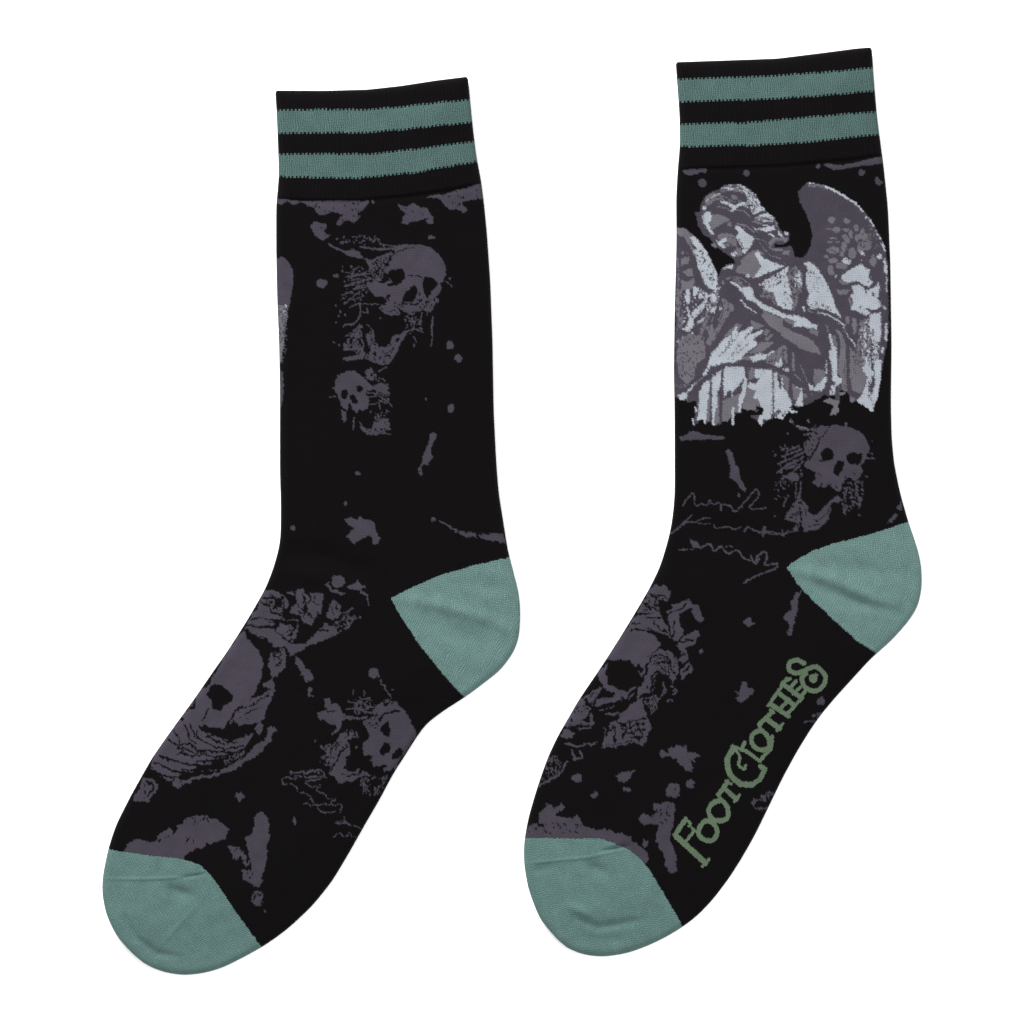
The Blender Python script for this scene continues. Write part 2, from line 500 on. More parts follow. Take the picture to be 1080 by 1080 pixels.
ART_RIGHT = """
@800,430,7.2
P1 340,270 390,220 420,170 470,140 520,140 570,128 640,140 700,155 780,190 820,240 842,310 825,350 800,420 772,440 790,480 760,540 720,560 700,530 660,540 630,580 620,630 590,635 550,600 530,580 500,610 450,600 400,570 430,540 430,485 400,480 360,460 340,430 375,390 345,330
S1 18 660,115 658,160
E0 520,355,52,48 715,385,52,46
P0 455,400 520,390 500,408 445,410
P0 600,400 645,400 640,470 600,520 565,495 575,440
P0 740,350 790,350 775,420 740,440
S0 9 540,140 490,210 460,240
S0 14 465,230 440,300 410,350 395,380
S0 10 360,365 390,390
X0 0.12 340,250 450,160 460,240 400,380 340,380
S1 17 345,340 220,400 150,430
S1 15 345,375 230,430 140,492
S1 14 340,400 260,490 180,540
S1 12 310,285 210,335
S1 12 330,315 250,345 180,372
S1 12 290,425 200,470
S1 12 285,148 340,165 440,165
S1 12 340,210 440,180
S1 10 440,130 400,165
S1 8 370,90 382,115
S1 8 240,85 262,125
S1 8 200,285 205,315
O1 8 110,330 125,360 220,195 120,825 760,815 745,565 130,690
D0 8 130,450 340,350
X1 0.15 160,280 330,280 330,560 160,560
P1 180,520 260,490 310,520 300,560 250,560
P1 200,830 240,755 290,700 300,640 320,690 370,740 375,790 400,810 440,815 480,770 520,730 560,690 600,665 632,700 600,720 560,715 540,790 530,840 490,890 440,932 340,940 335,900 300,900 290,940 262,930 285,870 200,850
S0 9 312,760 320,895
S0 8 415,850 450,860 520,800 552,730
E0 240,900,35,18
X0 0.2 200,740 330,680 330,930 200,860
P1 180,760 200,690 222,680 190,750
S1 10 285,570 280,690
S1 10 320,560 310,690
S1 9 630,700 645,770 660,812
S1 13 742,590 750,660 772,720 762,760
X1 0.3 640,560 800,560 790,720 640,800
X1 0.15 110,560 260,560 220,700 120,700
S1 11 820,382 880,388
S1 10 845,340 870,352
P1 795,510 832,525 820,530
P1 975,875 1040,800 1052,820 1005,870
P1 1045,770 1090,700 1090,780 1060,775
S1 8 0,938 100,960 180,962 300,930
S1 8 40,900 25,965
S1 8 180,925 188,970
@800,430,7.2
S0 7 470,600 480,570
S0 7 540,600 545,570
S0 7 590,620 590,580
S0 7 650,560 660,520
S0 6 440,500 480,520
S0 6 700,470 730,520
S0 8 350,230 420,250
S0 7 420,180 450,200
S0 7 230,840 280,800
S0 7 350,760 360,830
S0 6 380,900 470,880
S1 8 640,700 610,690 570,690
S1 7 650,740 690,790
S1 8 670,600 650,680
@700,440,8.3077
P1 140,165 160,185 200,175 240,125 300,125 330,150 420,165 540,170 520,200 330,195 200,200 140,195
P1 540,300 565,278 600,310 620,400 660,450 672,540 720,620 705,660 640,580 572,520 585,450 565,370
S1 10 652,660 655,705
C1 11.7 170,780 200,720 260,665 275,770 330,760 380,772 400,730 430,760 490,750 500,810 510,765 590,780 600,815 640,820 660,800 800,635 822,650 825,700 750,790 830,803 890,795
C1 13.0 60,1020 130,970 160,940 250,850
C1 10.4 170,950 200,920 280,920 330,890 410,880
S1 6 300,930 400,935
C1 11.7 440,945 450,970 480,970 560,960 620,980 680,960
C1 13.0 700,1010 740,960 790,990 850,1010 885,955 870,1040
C1 11.7 880,1000 950,1005 1000,1020 1060,1020 1090,990
@700,420,4.154
S1 5 65,665 130,660
C1 7 120,625 150,655 200,640 220,670 250,650 280,680 320,665 350,700 400,715 412,690 440,672 452,700 440,730 492,725 488,745 400,780 348,812
P1 115,618 150,630 165,655 125,655
C1 7.8 380,690 397,725 420,700
S1 5 270,652 300,650
O1 21 370,978
P1 575,850 600,840 580,910 575,960 560,1045 543,1045 550,990 525,965 555,920
P1 0,840 30,840 30,870 10,885 -10,870
@560,600,5.4
P1 700,90 760,95 802,125 795,162 740,180 722,175 742,260 795,392 760,390 700,355 650,340 550,322 590,270 650,170
S0 8 690,150 750,145 780,170
S0 8 640,180 690,230
S0 11 660,285 740,275
S0 8 700,210 740,205
S0 11 665,330 700,350 790,400
S0 8 570,315 620,305
X0 0.18 650,150 760,130 740,260 640,240
P1 550,325 640,335 700,380 730,430 690,480 660,530 640,622 610,600 560,550 500,520 430,520 470,450
E0 520,605,90,88
O0 15 440,535 600,650
P1 380,590 440,530 428,590 440,650 490,690 550,702 600,670 575,740 500,725 430,690 395,640
S0 11 590,690 545,745
P1 775,240 830,190 900,175 950,215 985,280 965,305 930,275 905,235 860,245 842,300 872,350 840,410 810,410 788,330
O0 12 905,230 850,260
P1 830,445 870,380 950,350 960,385 930,430 880,450 900,490 870,530 838,525 860,470
S0 8 880,400 920,400
P1 848,570 900,530 917,580 850,632
S0 11 868,580 895,560
O1 12 965,470
P1 650,560 665,500 730,458 795,470 830,520 832,600 812,645 770,600 720,570 705,620 695,690 640,705 600,760 612,690 650,640
S0 8 700,520 780,500
S0 7 700,545 790,530
S0 8 740,560 800,590
X0 0.12 660,480 820,480 820,640 660,700
P1 655,770 640,735 700,710 742,735 720,790 680,818
X0 0.3 655,770 640,735 700,710 742,735 720,790 680,818
P1 500,840 560,775 640,735 642,790 600,835 540,865
X1 0.5 530,870 640,830 665,880 620,930 560,925
P1 440,870 500,865 522,930 490,985 410,1000 450,930
X0 0.2 440,870 500,865 522,930 490,985 410,1000
S1 9 400,1010 480,1012 580,985 642,995
S1 8 640,990 680,910
D1 8 590,930 650,985
P1 430,740 500,718 520,750 430,762 360,778 380,745
P1 275,740 330,720 380,675 412,685 370,745 340,805 300,860 230,890 205,910 190,880
X0 0.15 275,740 330,720 412,685 340,805 205,910
S1 14 240,880 300,878 345,890 345,830
P1 155,955 200,910 240,930 232,962
S1 12 190,995 260,1008 370,990
S1 9 270,905 330,905
S1 12 425,830 500,822
D1 9 385,810 480,780
S0 14 300,740 350,800
S1 10 780,740 795,760
S1 9 822,690 815,720
@560,600,5.4
P1 430,880 500,860 560,800 640,770 655,840 685,880 645,990 560,975 480,1005 410,1000
S0 9 530,885 655,850
S0 9 520,910 660,880
S0 9 530,935 655,912
S0 8 555,860 585,970
S0 8 600,850 630,950
S0 12 490,870 540,900 520,960
S0 12 440,930 470,900 480,990
P0 560,960 600,945 640,960 620,980
P0 430,880 450,870 440,960 425,960
S0 11 655,560 640,640 600,700
S0 9 690,480 650,560
S0 8 820,300 800,400
S0 8 840,240 880,200
S0 9 700,620 680,690
P0 700,640 760,620 740,660
S1 7 750,640 770,700 740,720
S1 7 800,660 820,700
S0 8 660,790 720,750
S0 9 560,340 640,345 700,380
S0 8 700,300 770,370
S0 8 680,140 720,160 700,200
D0 8 640,180 740,250
@550,760,5.4
P0 860,120 880,140 870,150
X1 0.35 150,200 200,180 250,280 120,340
S1 13 85,385 140,350 230,290 255,225
S1 10 290,170 300,220 345,212 335,175
O1 27 315,328
O1 18 412,422
P1 540,322 580,290 640,283 622,320 580,350 550,345
P1 580,378 620,378 635,398 600,405
P1 793,195 800,170 830,180 840,150 870,155 885,130 910,150 940,135 950,170 985,175 1020,212 985,205 985,235 955,215 970,260  968,290 920,272 890,230 850,200 800,218
O1 26 962,355
O1 42 865,400
O0 6 875,395
P1 745,480 765,465 790,475 800,450 830,455 870,480 866,600 842,650 872,760 890,850 860,877 830,852 800,740 760,660 780,590 700,597 668,570 690,515 740,540 770,520
X0 0.08 745,480 870,480 866,600 690,580
P1 690,670 720,688 715,728 690,710
P1 0,690 40,600 100,580 110,520 150,470 190,500 230,463 247,490 200,540 260,560 320,545 340,590 400,612 520,630 600,650 650,690 722,750 722,805 680,820 500,800 0,800
O0 9 150,630 
S0 9 90,575 95,600 130,600
X0 0.1 30,600 340,560 340,640 30,640
@700,680,5.4
C5 23.8 800,105 775,92 750,85 712,105 718,145 760,160 820,135 870,125 920,180 900,242 850,262 800,235 785,190 810,160
O5 24 850,190
S5 17.6 870,165 850,195
S5 22.9 670,215 780,300
S5 17.6 672,215 718,192
S5 17.6 712,248 752,205
S5 15.8 728,280 778,240
S5 17.6 780,295 805,262
S5 24.6 605,335 710,405
S5 22.9 640,262 745,345
S5 19.4 665,360 712,308
S5 17.6 590,350 655,255
S5 15.8 655,255 700,190
S5 17.6 690,405 755,335
S5 15.8 745,345 790,300
S5 22.9 545,450 618,378
S5 26.4 578,415 658,475
S5 14.1 535,445 550,475
S5 14.1 600,365 625,385
S5 14.1 638,492 678,448
C5 24.6 505,505 550,487 590,520 600,570 575,595 530,590 500,555 500,515
S5 17.6 462,548 440,595 480,610 545,660
S5 15.8 440,595 460,560
S5 17.6 545,660 575,625 610,590 618,520
C5 29.9 395,590 360,650 375,730 430,785 500,795
S5 24.6 500,795 545,765 575,705 550,690
C5 14.1 385,570 430,630 425,680 455,705 465,685
S5 13.2 385,570 430,590
S5 21.1 312,850 362,775
S5 24.6 340,812 412,875
S5 13.2 300,845 325,875
S5 13.2 345,772 385,790
S5 13.2 398,895 432,850
@680,780,5.4
C5 24.6 385,360 435,345 470,385 470,440 430,460 380,445 362,400 385,360
C5 24.6 310,495 345,460 385,470 412,520 385,570 335,565 305,535 308,500
S5 29.9 175,545 345,700
S5 22.9 165,548 232,448
S5 13.2 225,445 262,475 250,490
S5 15.8 235,575 280,515
S5 12.3 262,495 300,530
S5 13.2 325,722 366,678
@700,680,5.4
P1 400,262 425,265 445,210 472,225 480,240 518,260 495,290 440,327 405,305 430,280
O1 26 900,322
S1 9 805,440 850,440
X1 0.5 840,400 915,385 860,445
C1 10.4 580,885 520,882 508,910 540,932 590,932
X1 0.6 550,850 640,838 610,880 560,890
@560,600,5.4
S0 9 850,420 930,400
S0 9 850,500 880,480
C0 8 680,620 720,580 740,620 720,680
C0 8 700,500 740,490 790,520 810,580
S0 8 770,260 850,230
S0 10 600,250 680,260
S1 8 650,930 670,900
C1 11.7 745,650 760,680 740,710
P0 590,560 620,600 640,560 615,540
@700,40,4.154
P1 80,580 110,575 150,572 190,575 182,590 155,590 130,602 100,600
O1 15 362,595
O1 19 168,636
O1 11 675,565
P1 700,560 720,550 760,560 780,560 900,532 955,515 962,545 910,560 870,560 780,577 740,580
O1 15 867,592
P1 922,625 932,605 945,615 962,635 940,650
"""
ART_LEFT = """
@280,70,4.154
P1 45,575 160,590 380,590 455,590 440,620 400,650 420,660 390,685 350,675 330,700 310,690 340,650 300,640 260,650 230,650 210,620 150,595 125,610 100,590 70,605 45,600
O1 8 472,597
P1 195,700 215,680 262,690 270,705 255,720 270,735 285,740 250,765 220,745
P1 580,605 625,615 650,600 680,620 705,620 735,660 735,690 712,690 700,665 670,680 640,680 620,695 595,690 605,660 615,645 595,630
P1 698,575 740,565 780,562 850,540 950,508 962,580 900,585 870,590 860,605 885,630 870,642 840,625 800,630 780,600 760,580
X0 0.05 160,590 960,510 960,700 200,750
O1 10 722,750
E1 248,952,26,20
P1 45,840 80,835 105,860 122,900 120,960 110,1020 95,1080 85,1180 70,1250 45,1300
P2 48,1060 65,1045 95,1055 95,1110 80,1160 60,1240 50,1220
O3 6 90,1048
X3 0.12 48,1060 85,1060 80,1120
X1 0.35 45,1060 100,1040 90,1300 50,1300
P1 55,1310 75,1340 80,1400 75,1480 60,1500
P2 50,1230 70,1200 85,1180 70,1290 60,1320
@340,230,7.2
P1 540,215 640,200 740,205 820,225 880,270 920,330 945,410 925,470 900,500 905,545 870,600 890,640 850,680 820,720 770,700 700,715 690,740 600,720 570,745 500,740 450,710 435,670 500,640 460,600 400,600 365,555 330,510 400,480 450,500 520,480 500,440 470,400 460,370 510,310 555,275
P1 330,330 400,310 520,260 560,300 470,400 450,480 380,480 370,420 350,360
P0 505,400 610,385 635,440 600,500 520,520 480,512 530,490 510,455 495,450
P0 770,450 830,450 885,495 860,530 830,560 800,610 770,570 760,510
P0 640,560 700,510 725,540 720,590 690,640 610,640 610,600
S0 7 515,280 515,320 480,360 460,400 440,460
S0 6 560,260 640,232 690,225
S0 6 650,440 720,435 760,460
S0 5 590,680 640,650 600,640
X0 0.3 380,330 540,270 460,480 370,480
X0 0.1 450,560 560,560 560,740 450,700
X0 0.15 570,650 890,580 890,720 570,740
P1 40,195 60,195 120,230 180,250 240,235 280,260 312,300 290,308 200,290 150,255 55,218
S1 9 310,300 380,340
S1 11 290,218 400,238 550,235
S1 9 430,190 470,225
S1 9 380,190 420,150
S1 8 360,150 390,175
S1 8 350,450 290,430 340,420
S1 16 370,460 260,490 170,520
S1 13 360,490 250,530
S1 11 330,530 230,600 160,660
S1 9 250,540 150,590
S1 11 360,420 250,440 180,450
S1 9 280,370 200,420 150,405
S1 9 430,655 350,655 280,650 210,680
S1 8 320,590 250,625
E1 105,440,22,14
E1 10,495,25,30
O1 9 440,760 970,463 115,160 180,180 100,670 138,715 175,735 123,745 105,795
S1 9 940,480 985,520
S1 12 800,155 850,152
O1 14 822,150
X1 0.1 110,130 430,130 450,210 130,200
D1 8 110,165 150,195 185,180
D1 8 220,140 270,150
S1 8 440,200 560,215
X1 0.1 150,360 370,350 350,640 140,640
S1 9 370,400 300,425 215,430
S1 10 300,455 220,475
S1 9 340,520 240,545 185,570
S1 8 230,505 180,500
X0 0.15 150,360 370,350 350,640 140,640
X1 0.25 620,730 760,740 770,870 640,880
S1 12 290,660 290,740 250,800 180,810 155,830
S1 10 340,680 345,720 310,720
P1 165,950 230,870 290,800 300,900 320,960 330,1050 280,1050 160,1080 160,1065 260,1040 240,1000 160,1020
X0 0.3 165,950 230,870 290,800 310,900 320,960 250,1050
P1 330,880 390,850 400,940 430,980 480,985 520,950 530,900 600,880 660,845 640,880 600,950 570,1010 530,1080 500,1110 440,1115 350,1080 325,1060 360,1000
S0 9 320,850 322,1020
X0 0.15 330,860 400,850 430,1000 600,900 500,1100 340,1080
E0 572,925,14,16
E0 330,1000,12,20
P1 160,1065 250,1050 320,1050 310,1075 230,1080 180,1090
X0 0.6 160,1010 300,1010 280,1042 160,1050
S1 11 840,740 830,860 840,910
S1 8 838,910 822,980
P1 690,960 705,960 700,990 685,985
S1 8 690,900 715,940
S1 8 640,870 690,840 760,865
O1 30 970,968
O1 30 1035,1068
O1 8 90,945 130,965
@340,230,7.2
S0 8 480,390 500,330 540,280
S0 7 400,440 440,380 470,330
S0 7 390,470 420,420
E0 500,600,14,22
S0 7 640,650 700,660 740,640
S0 6 740,560 740,600
S0 6 800,650 830,620
P0 575,690 590,720 640,735 640,720
S0 6 460,640 490,660
S0 6 520,720 540,700
S1 9 640,745 700,800 690,850
S1 8 760,720 740,800
S1 7 800,740 790,700
E1 740,800,12,16
S0 7 380,860 360,1000
S0 7 250,900 200,960
S0 6 460,1040 520,1010
S0 6 400,1060 400,1000
S1 7 340,800 380,850
S1 7 180,900 280,830
S1 12 300,820 240,930
@340,370,7.2
S0 7 250,170 330,230 350,280
S0 6 340,270 420,290 500,310
S0 6 350,320 430,330
S0 7 210,440 225,400
S0 6 265,455 275,420
S0 6 305,440 310,415
S0 6 330,605 400,600
S0 7 400,560 420,600
P1 95,240 120,190 180,155 240,150 300,190 345,230 360,280 330,330 360,380 350,430 310,455 280,440 265,475 230,440 200,390 195,455 150,430 120,350 95,300
P0 140,310 180,290 200,320 180,370 150,365
P0 205,340 235,330 268,375 260,402 225,395
P0 255,275 290,262 312,285 300,315 265,305
P1 340,250 400,270 450,240 500,270 490,300 520,330 470,330 400,300 330,300
P1 320,160 370,125 380,160 420,180 380,230 340,220
X0 0.2 270,160 380,125 420,190 370,260
S1 9 430,160 490,120
S1 10 330,350 430,345 490,380 530,420
S1 8 360,410 430,400 440,440
S1 9 340,320 440,330 510,345
X1 0.25 380,180 500,220 520,400 400,400
S1 8 70,280 100,280
S1 8 50,350 100,345
P1 150,450 185,460 180,548 150,520
S1 11 150,450 165,540
S1 10 240,510 235,600
P1 270,520 300,560 330,590 380,590 390,540 420,540 450,510 500,520 520,600 480,600 480,620 535,635 440,630 400,645 340,640 300,600
X0 0.2 300,560 500,520 500,620 340,640
X1 0.35 400,480 510,440 500,540 400,540
O1 8 365,460 530,420 785,368
E1 978,440,26,34
P1 820,630 845,615 875,635 850,690 825,740 840,810 800,865 770,860 750,890 765,940 745,945 722,905 760,850 770,780 810,700
P0 735,900 750,920 745,930
P1 240,932 265,912 292,932 265,955
@290,470,4.154
O1 10 310,253
O1 11 78,362
P1 305,325 335,312 360,325 380,310 395,325 430,330 445,370 468,402 450,440 425,440 425,405 400,400 370,410 350,425 312,402 330,380 350,360 320,345
O1 10 695,322
S1 8 720,330 760,352 800,375
P1 805,375 885,385 888,402 820,395
P1 898,385 1000,392 1018,425 940,415 900,405
@240,600,6.75
P1 260,160 330,148 380,180 435,240 440,270 400,310 380,360 300,380 330,410 230,405 140,380 200,290 230,220
X0 0.3 240,200 400,200 420,300 280,290
E0 360,245,28,35
P1 140,380 230,412 330,430 380,380 400,410 440,400 490,420 490,480 450,530 550,530 620,470 700,385 760,410 780,460 700,500 560,555 500,590 450,610 420,550 330,560 280,520 200,470 110,430
S0 10 140,395 230,415 320,425
S0 12 130,430 180,480 250,540 300,560
S0 9 190,480 290,520
X0 0.35 150,440 300,500 290,540 190,500
S0 17 450,525 520,530
X0 0.15 420,400 500,420 480,500 440,500
P1 450,290 480,260 500,230 480,190 500,150 540,145 560,180 590,210 590,170 640,160 680,180 680,240 670,320 620,350 600,390 550,390 520,350 460,320
X0 0.14 480,250 560,230 600,370 520,360
S0 12 580,190 590,220 540,280
P1 415,170 460,155 480,190 450,190
O1 11 410,355
S1 9 430,370 500,370 495,440
P1 710,300 720,240 760,220 810,260 805,320 780,350 740,365 710,340
S1 8 820,320 885,285
S1 8 780,390 850,320
D1 11 780,460 860,390 950,340
X1 0.3 760,400 860,330 950,330 840,430 760,450
E1 790,90,50,48
S1 14 710,95 740,150 830,180
S0 9 740,95 770,140 810,145
P1 850,120 920,88 980,125 940,150 870,140
S1 17 940,160 1000,190 1010,250
X0 0.3 930,180 970,170 1000,240 970,250
P1 480,615 500,620 540,680 600,740 608,790 560,795 520,750 490,670
S1 14 590,840 595,900
S1 8 575,905 610,905
E1 1042,742,32,38
P1 110,440 160,500 220,580 255,690 240,790 190,870 130,930 60,985 0,1040 -330,1420 -400,1300 0,575
P1 320,600 410,560 430,620 410,700 360,765 310,760 290,640
X0 0.3 320,580 400,570 400,700 340,690
P1 250,830 320,770 340,820 320,900 290,990 260,1060 220,1090 100,1120 40,1080 80,1000 150,950 240,920 310,860 270,850
X0 0.1 80,1000 300,900 260,1060 60,1080
@150,670,6
P1 370,330 600,330 700,400 640,450 560,560 520,580 470,580 440,560 380,560 340,600 400,640 430,690 520,700 440,730 400,720 300,690 240,660 250,720 180,730 200,770 70,760 180,600
P0 412,370 425,325 480,300 530,330 580,390 560,430 530,440 500,480 440,460 440,420 415,400
P0 275,480 320,430 345,400 330,460
O0 14 210,610 250,530 
S0 12 390,550 400,490 430,470
S0 12 540,570 590,480 640,450 700,400
P1 600,520 650,430 740,380 800,360 770,530 700,535 650,520
P1 460,620 520,640 600,690 660,610 690,640 640,690 590,715 520,720 440,650
S0 9 500,640 560,690
P1 710,590 740,540 765,570 770,600 740,632 720,610
P1 840,570 852,600 800,690 740,740 660,800 600,840 540,860 480,890 360,910 280,940 240,970 200,955 190,930 230,900 240,940 290,910 380,880 480,870 540,830 630,790 700,720 780,660 800,590
X1 0.45 500,790 560,750 700,720 640,800 540,830
P1 70,760 180,790 260,810 330,790 420,800 300,840 250,850 200,830 120,790
S1 9 80,795 200,840 280,860 480,850
S1 9 200,730 300,790 440,810
S1 10 60,825 140,840 230,860
P1 130,890 180,870 240,880 200,910 150,920
S0 12 260,700 420,720
S0 9 240,760 340,760
X0 0.25 200,640 440,640 420,780 180,740
P1 0,940 10,905 70,910 102,950 80,1000 40,1050 0,1060 -60,1040
S0 13 20,930 60,945 70,980 30,1020
X0 0.1 0,940 70,940 40,1050 0,1060
P1 600,995 620,985 655,1015 625,1040 610,1050 595,1020
@150,670,6
P1 180,600 260,560 340,600 400,650 520,700 640,640 700,620 660,700 560,760 430,800 300,850 150,915 60,835 70,760
P0 350,565 460,575 560,625 650,580 740,545 700,620 620,650 520,655 440,625 380,605
S1 10 430,640 520,685 600,695 690,620
S0 12 350,600 350,650 420,690 520,720 640,700
S0 12 240,690 300,690 360,730 440,735 540,740 640,730
S0 13 230,745 300,765 400,760 500,770 580,740
S0 10 250,710 340,745 400,745
S0 13 100,765 200,795 300,815 420,830
S0 12 80,805 180,850 260,865
S0 13 250,850 350,855 480,845 600,790 700,710
S0 10 380,590 420,650 520,690
S0 10 440,615 520,665 600,680
S0 10 200,600 240,650 230,700
S0 10 170,660 230,710 260,740
S0 10 330,800 450,790 560,770
S0 14 60,860 130,880 230,900
S0 10 270,570 290,640 340,690
S0 9 300,560 330,640
@240,600,6.75
S0 10 250,230 290,260 300,300
S0 10 290,215 340,200
S0 10 160,370 260,350 350,370
S0 10 300,180 350,220 350,280
S0 9 390,240 420,290
S0 12 530,180 560,260 540,330
S0 10 600,240 660,260
S0 10 500,300 560,310 600,350
S0 9 730,270 760,330
S0 9 770,250 790,300
S0 10 650,440 720,440
S0 10 400,470 440,520
S0 10 480,420 440,470
P0 690,330 720,330 710,310
S0 10 330,620 390,600
S0 9 350,680 400,640
S0 9 100,1000 200,950 280,900
S0 9 120,1040 220,990
@290,710,6.75
P1 355,195 380,178 405,220 440,215 465,240 475,270 498,300 480,350 470,400 410,440 402,420 440,390 440,360 380,350 320,330 300,290 340,265 370,250
S0 10 370,265 420,270
S1 16 490,322 560,322 650,315
S1 8 520,205 600,200 700,240
S1 9 500,255 600,250 700,280
S1 8 560,230 640,270
S1 8 550,110 550,150
S1 7 600,170 690,180
X1 0.3 500,190 700,170 720,300 560,280
S1 9 600,180 640,220 720,250
S1 8 640,120 640,150
P1 720,220 780,190 860,200 910,250 950,310 1000,410 1020,430 900,600 850,680 820,700 780,700 760,650 700,670 680,620 700,590 660,580 635,560 625,500 680,450 650,400 640,340 700,310 
P0 755,370 800,345 825,400 815,450 780,440 740,400
P0 745,540 780,500 830,505 825,550 770,590 745,570
P0 830,580 880,520 915,550 890,600 830,612
P0 720,660 770,645 800,665 770,690 730,690
S0 16 740,330 790,290 880,265
X0 0.2 650,300 740,280 740,380 650,400
X0 0.3 760,190 850,190 850,230 760,230
S1 10 750,40 780,110 825,165
E1 708,10,32,26
O1 8 840,105 280,480 580,525
P1 320,520 420,500 460,440 540,400 590,410 580,460 520,470 530,580 500,600 510,650 480,680 560,700 600,685 590,720 640,700 690,720 600,740 540,780 450,780 410,730 390,700 400,660 370,640 350,600 330,590 370,570
S0 13 510,500 400,690
S0 12 470,710 520,730 590,725
X0 0.35 330,510 480,480 400,650 330,640
X0 0.3 500,400 600,400 570,470 500,460
S1 8 320,625 380,660
S1 10 630,780 650,750 620,840
S1 10 780,770 740,800 730,860
S1 8 700,860 730,830
X1 0.2 600,730 800,740 740,880 600,850
S1 16 110,710 200,700 330,690
S1 8 140,730 330,735
S1 10 340,690 360,740 230,765
D1 8 240,700 340,720
C1 9 150,745 60,745 70,785 140,800 180,850 220,860 300,930 340,985 430,990
S1 7 200,930 290,935
C1 8 220,765 240,800 310,800 300,840 360,860 370,890 430,890 400,930
D1 8 300,935 480,935
S1 8 480,940 470,990
P1 130,1030 155,1045 145,1075 130,1060
S1 10 480,1040 510,1060
S1 9 430,1062 520,1075
@110,800,5.4
P1 115,520 140,480 200,450 250,480 300,475 305,430 370,395 390,430 430,370 500,330 560,320 640,345 720,405 690,450 640,480 580,480 555,510 520,500 470,550 440,600 100,600
X0 0.12 200,440 380,400 350,470 200,480
X0 0.15 430,440 520,440 520,490 430,480
X0 0.15 500,320 640,320 600,370 500,370
P1 865,310 900,300 935,340 940,420 930,540 915,640 890,720 850,720 810,700 830,620 820,500 805,440 840,440
P1 705,500 740,490 790,520 830,590 810,610 770,570 730,570 740,540
P1 780,630 830,630 840,680 800,690
X0 0.2 720,500 820,520 860,700 780,680
E1 878,790,32,48
X0 0.2 850,740 910,740 900,820 860,820
O1 8 918,868
P1 1075,330 1090,340 1085,380 1070,360
@137,590,3.41
C1 4 730,1000 750,985 770,998 790,985 805,998 830,990
S1 4 745,940 790,950 830,968
S1 4 770,928 785,955
@240,600,6.75
P0 720,230 740,260 730,235
P0 570,150 585,200 595,160
E0 500,335,12,14
E0 620,200,8,20
P0 250,255 290,235 280,275
S0 12 300,300 370,330 420,290
S1 10 180,335 240,345 330,335
S0 10 640,300 660,380
P0 590,395 640,350 690,330 700,370 620,420 560,440 520,440
S0 9 330,430 420,500 520,510
"""

# ---------------------------------------------------------------- sock geometry
def T(ox, oy, s, pts): return [(ox + x / s, oy + y / s) for x, y in pts]
def resample(P, n):
    P = np.array(P, float); d = np.r_[0, np.cumsum(np.hypot(*np.diff(P, axis=0).T))]
    t = np.linspace(0, d[-1], n); return np.c_[np.interp(t, d, P[:, 0]), np.interp(t, d, P[:, 1])]
def smooth_curve(P, step=1.0, it=3):
    """dense, rounded version of a traced outline"""
    P = np.array(P, float); d = np.r_[0, np.cumsum(np.hypot(*np.diff(P, axis=0).T))]
    n = int(d[-1] / 2) + 2; Q = resample(P, n); ends = Q[[0, -1]].copy()
    for _ in range(it * 8):
        Q[1:-1] = 0.25 * Q[:-2] + 0.5 * Q[1:-1] + 0.25 * Q[2:]
    return Q
def interp_pins(Q, pins, ts):
    """ts in 0..1 between pins -> points along Q; pins are points near Q"""
    d = np.r_[0, np.cumsum(np.hypot(*np.diff(Q, axis=0).T))]
    s = [d[np.argmin(np.hypot(Q[:, 0] - p[0], Q[:, 1] - p[1]))] for p in pins]
    s[0] = 0; s[-1] = d[-1]
    return s, d
def pchip(x, y, t):
    x = np.array(x, float); y = np.array(y, float); h = np.diff(x); dl = np.diff(y) / h
    m = np.zeros(len(x)); m[0] = dl[0]; m[-1] = dl[-1]
    for i in range(1, len(x) - 1):
        m[i] = 0 if dl[i-1] * dl[i] <= 0 else 2 * dl[i-1] * dl[i] / (dl[i-1] + dl[i])
    k = np.clip(np.searchsorted(x, t) - 1, 0, len(h) - 1); u = (t - x[k]) / h[k]
    return ((1+2*u)*(1-u)**2*y[k] + u*(1-u)**2*h[k]*m[k] + u*u*(3-2*u)*y[k+1] + u*u*(u-1)*h[k]*m[k+1])
def vnoise(x, y, seed):
    r = np.random.RandomState(seed); g = r.rand(257, 257)
    xi = np.floor(x).astype(int); yi = np.floor(y).astype(int); fx = x - xi; fy = y - yi
    fx = fx*fx*(3-2*fx); fy = fy*fy*(3-2*fy); a = xi % 256; b = yi % 256
    return ((g[b, a]*(1-fx) + g[b, a+1]*fx)*(1-fy) + (g[b+1, a]*(1-fx) + g[b+1, a+1]*fx)*fy) - 0.5
def seg_dist(X, Y, P):
    best = np.full(X.shape, 1e9)
    for (ax, ay), (bx, by) in zip(P[:-1], P[1:]):
        dx, dy = bx - ax, by - ay; L2 = dx*dx + dy*dy + 1e-9
        t = np.clip(((X-ax)*dx + (Y-ay)*dy) / L2, 0, 1)
        best = np.minimum(best, (X-ax-t*dx)**2 + (Y-ay-t*dy)**2)
    return np.sqrt(best)
def inside(X, Y, P):
    m = np.zeros(X.shape, bool); n = len(P)
    for i in range(n):
        xa, ya = P[i]; xb, yb = P[(i+1) % n]
        if ya == yb: continue
        m ^= ((ya > Y) != (yb > Y)) & (X < (xb-xa)*(Y-ya)/(yb-ya) + xa)
    return m

CUFF, STRIPE1, STRIPE2, BODY, HEEL, TOE, LETTER = range(7)

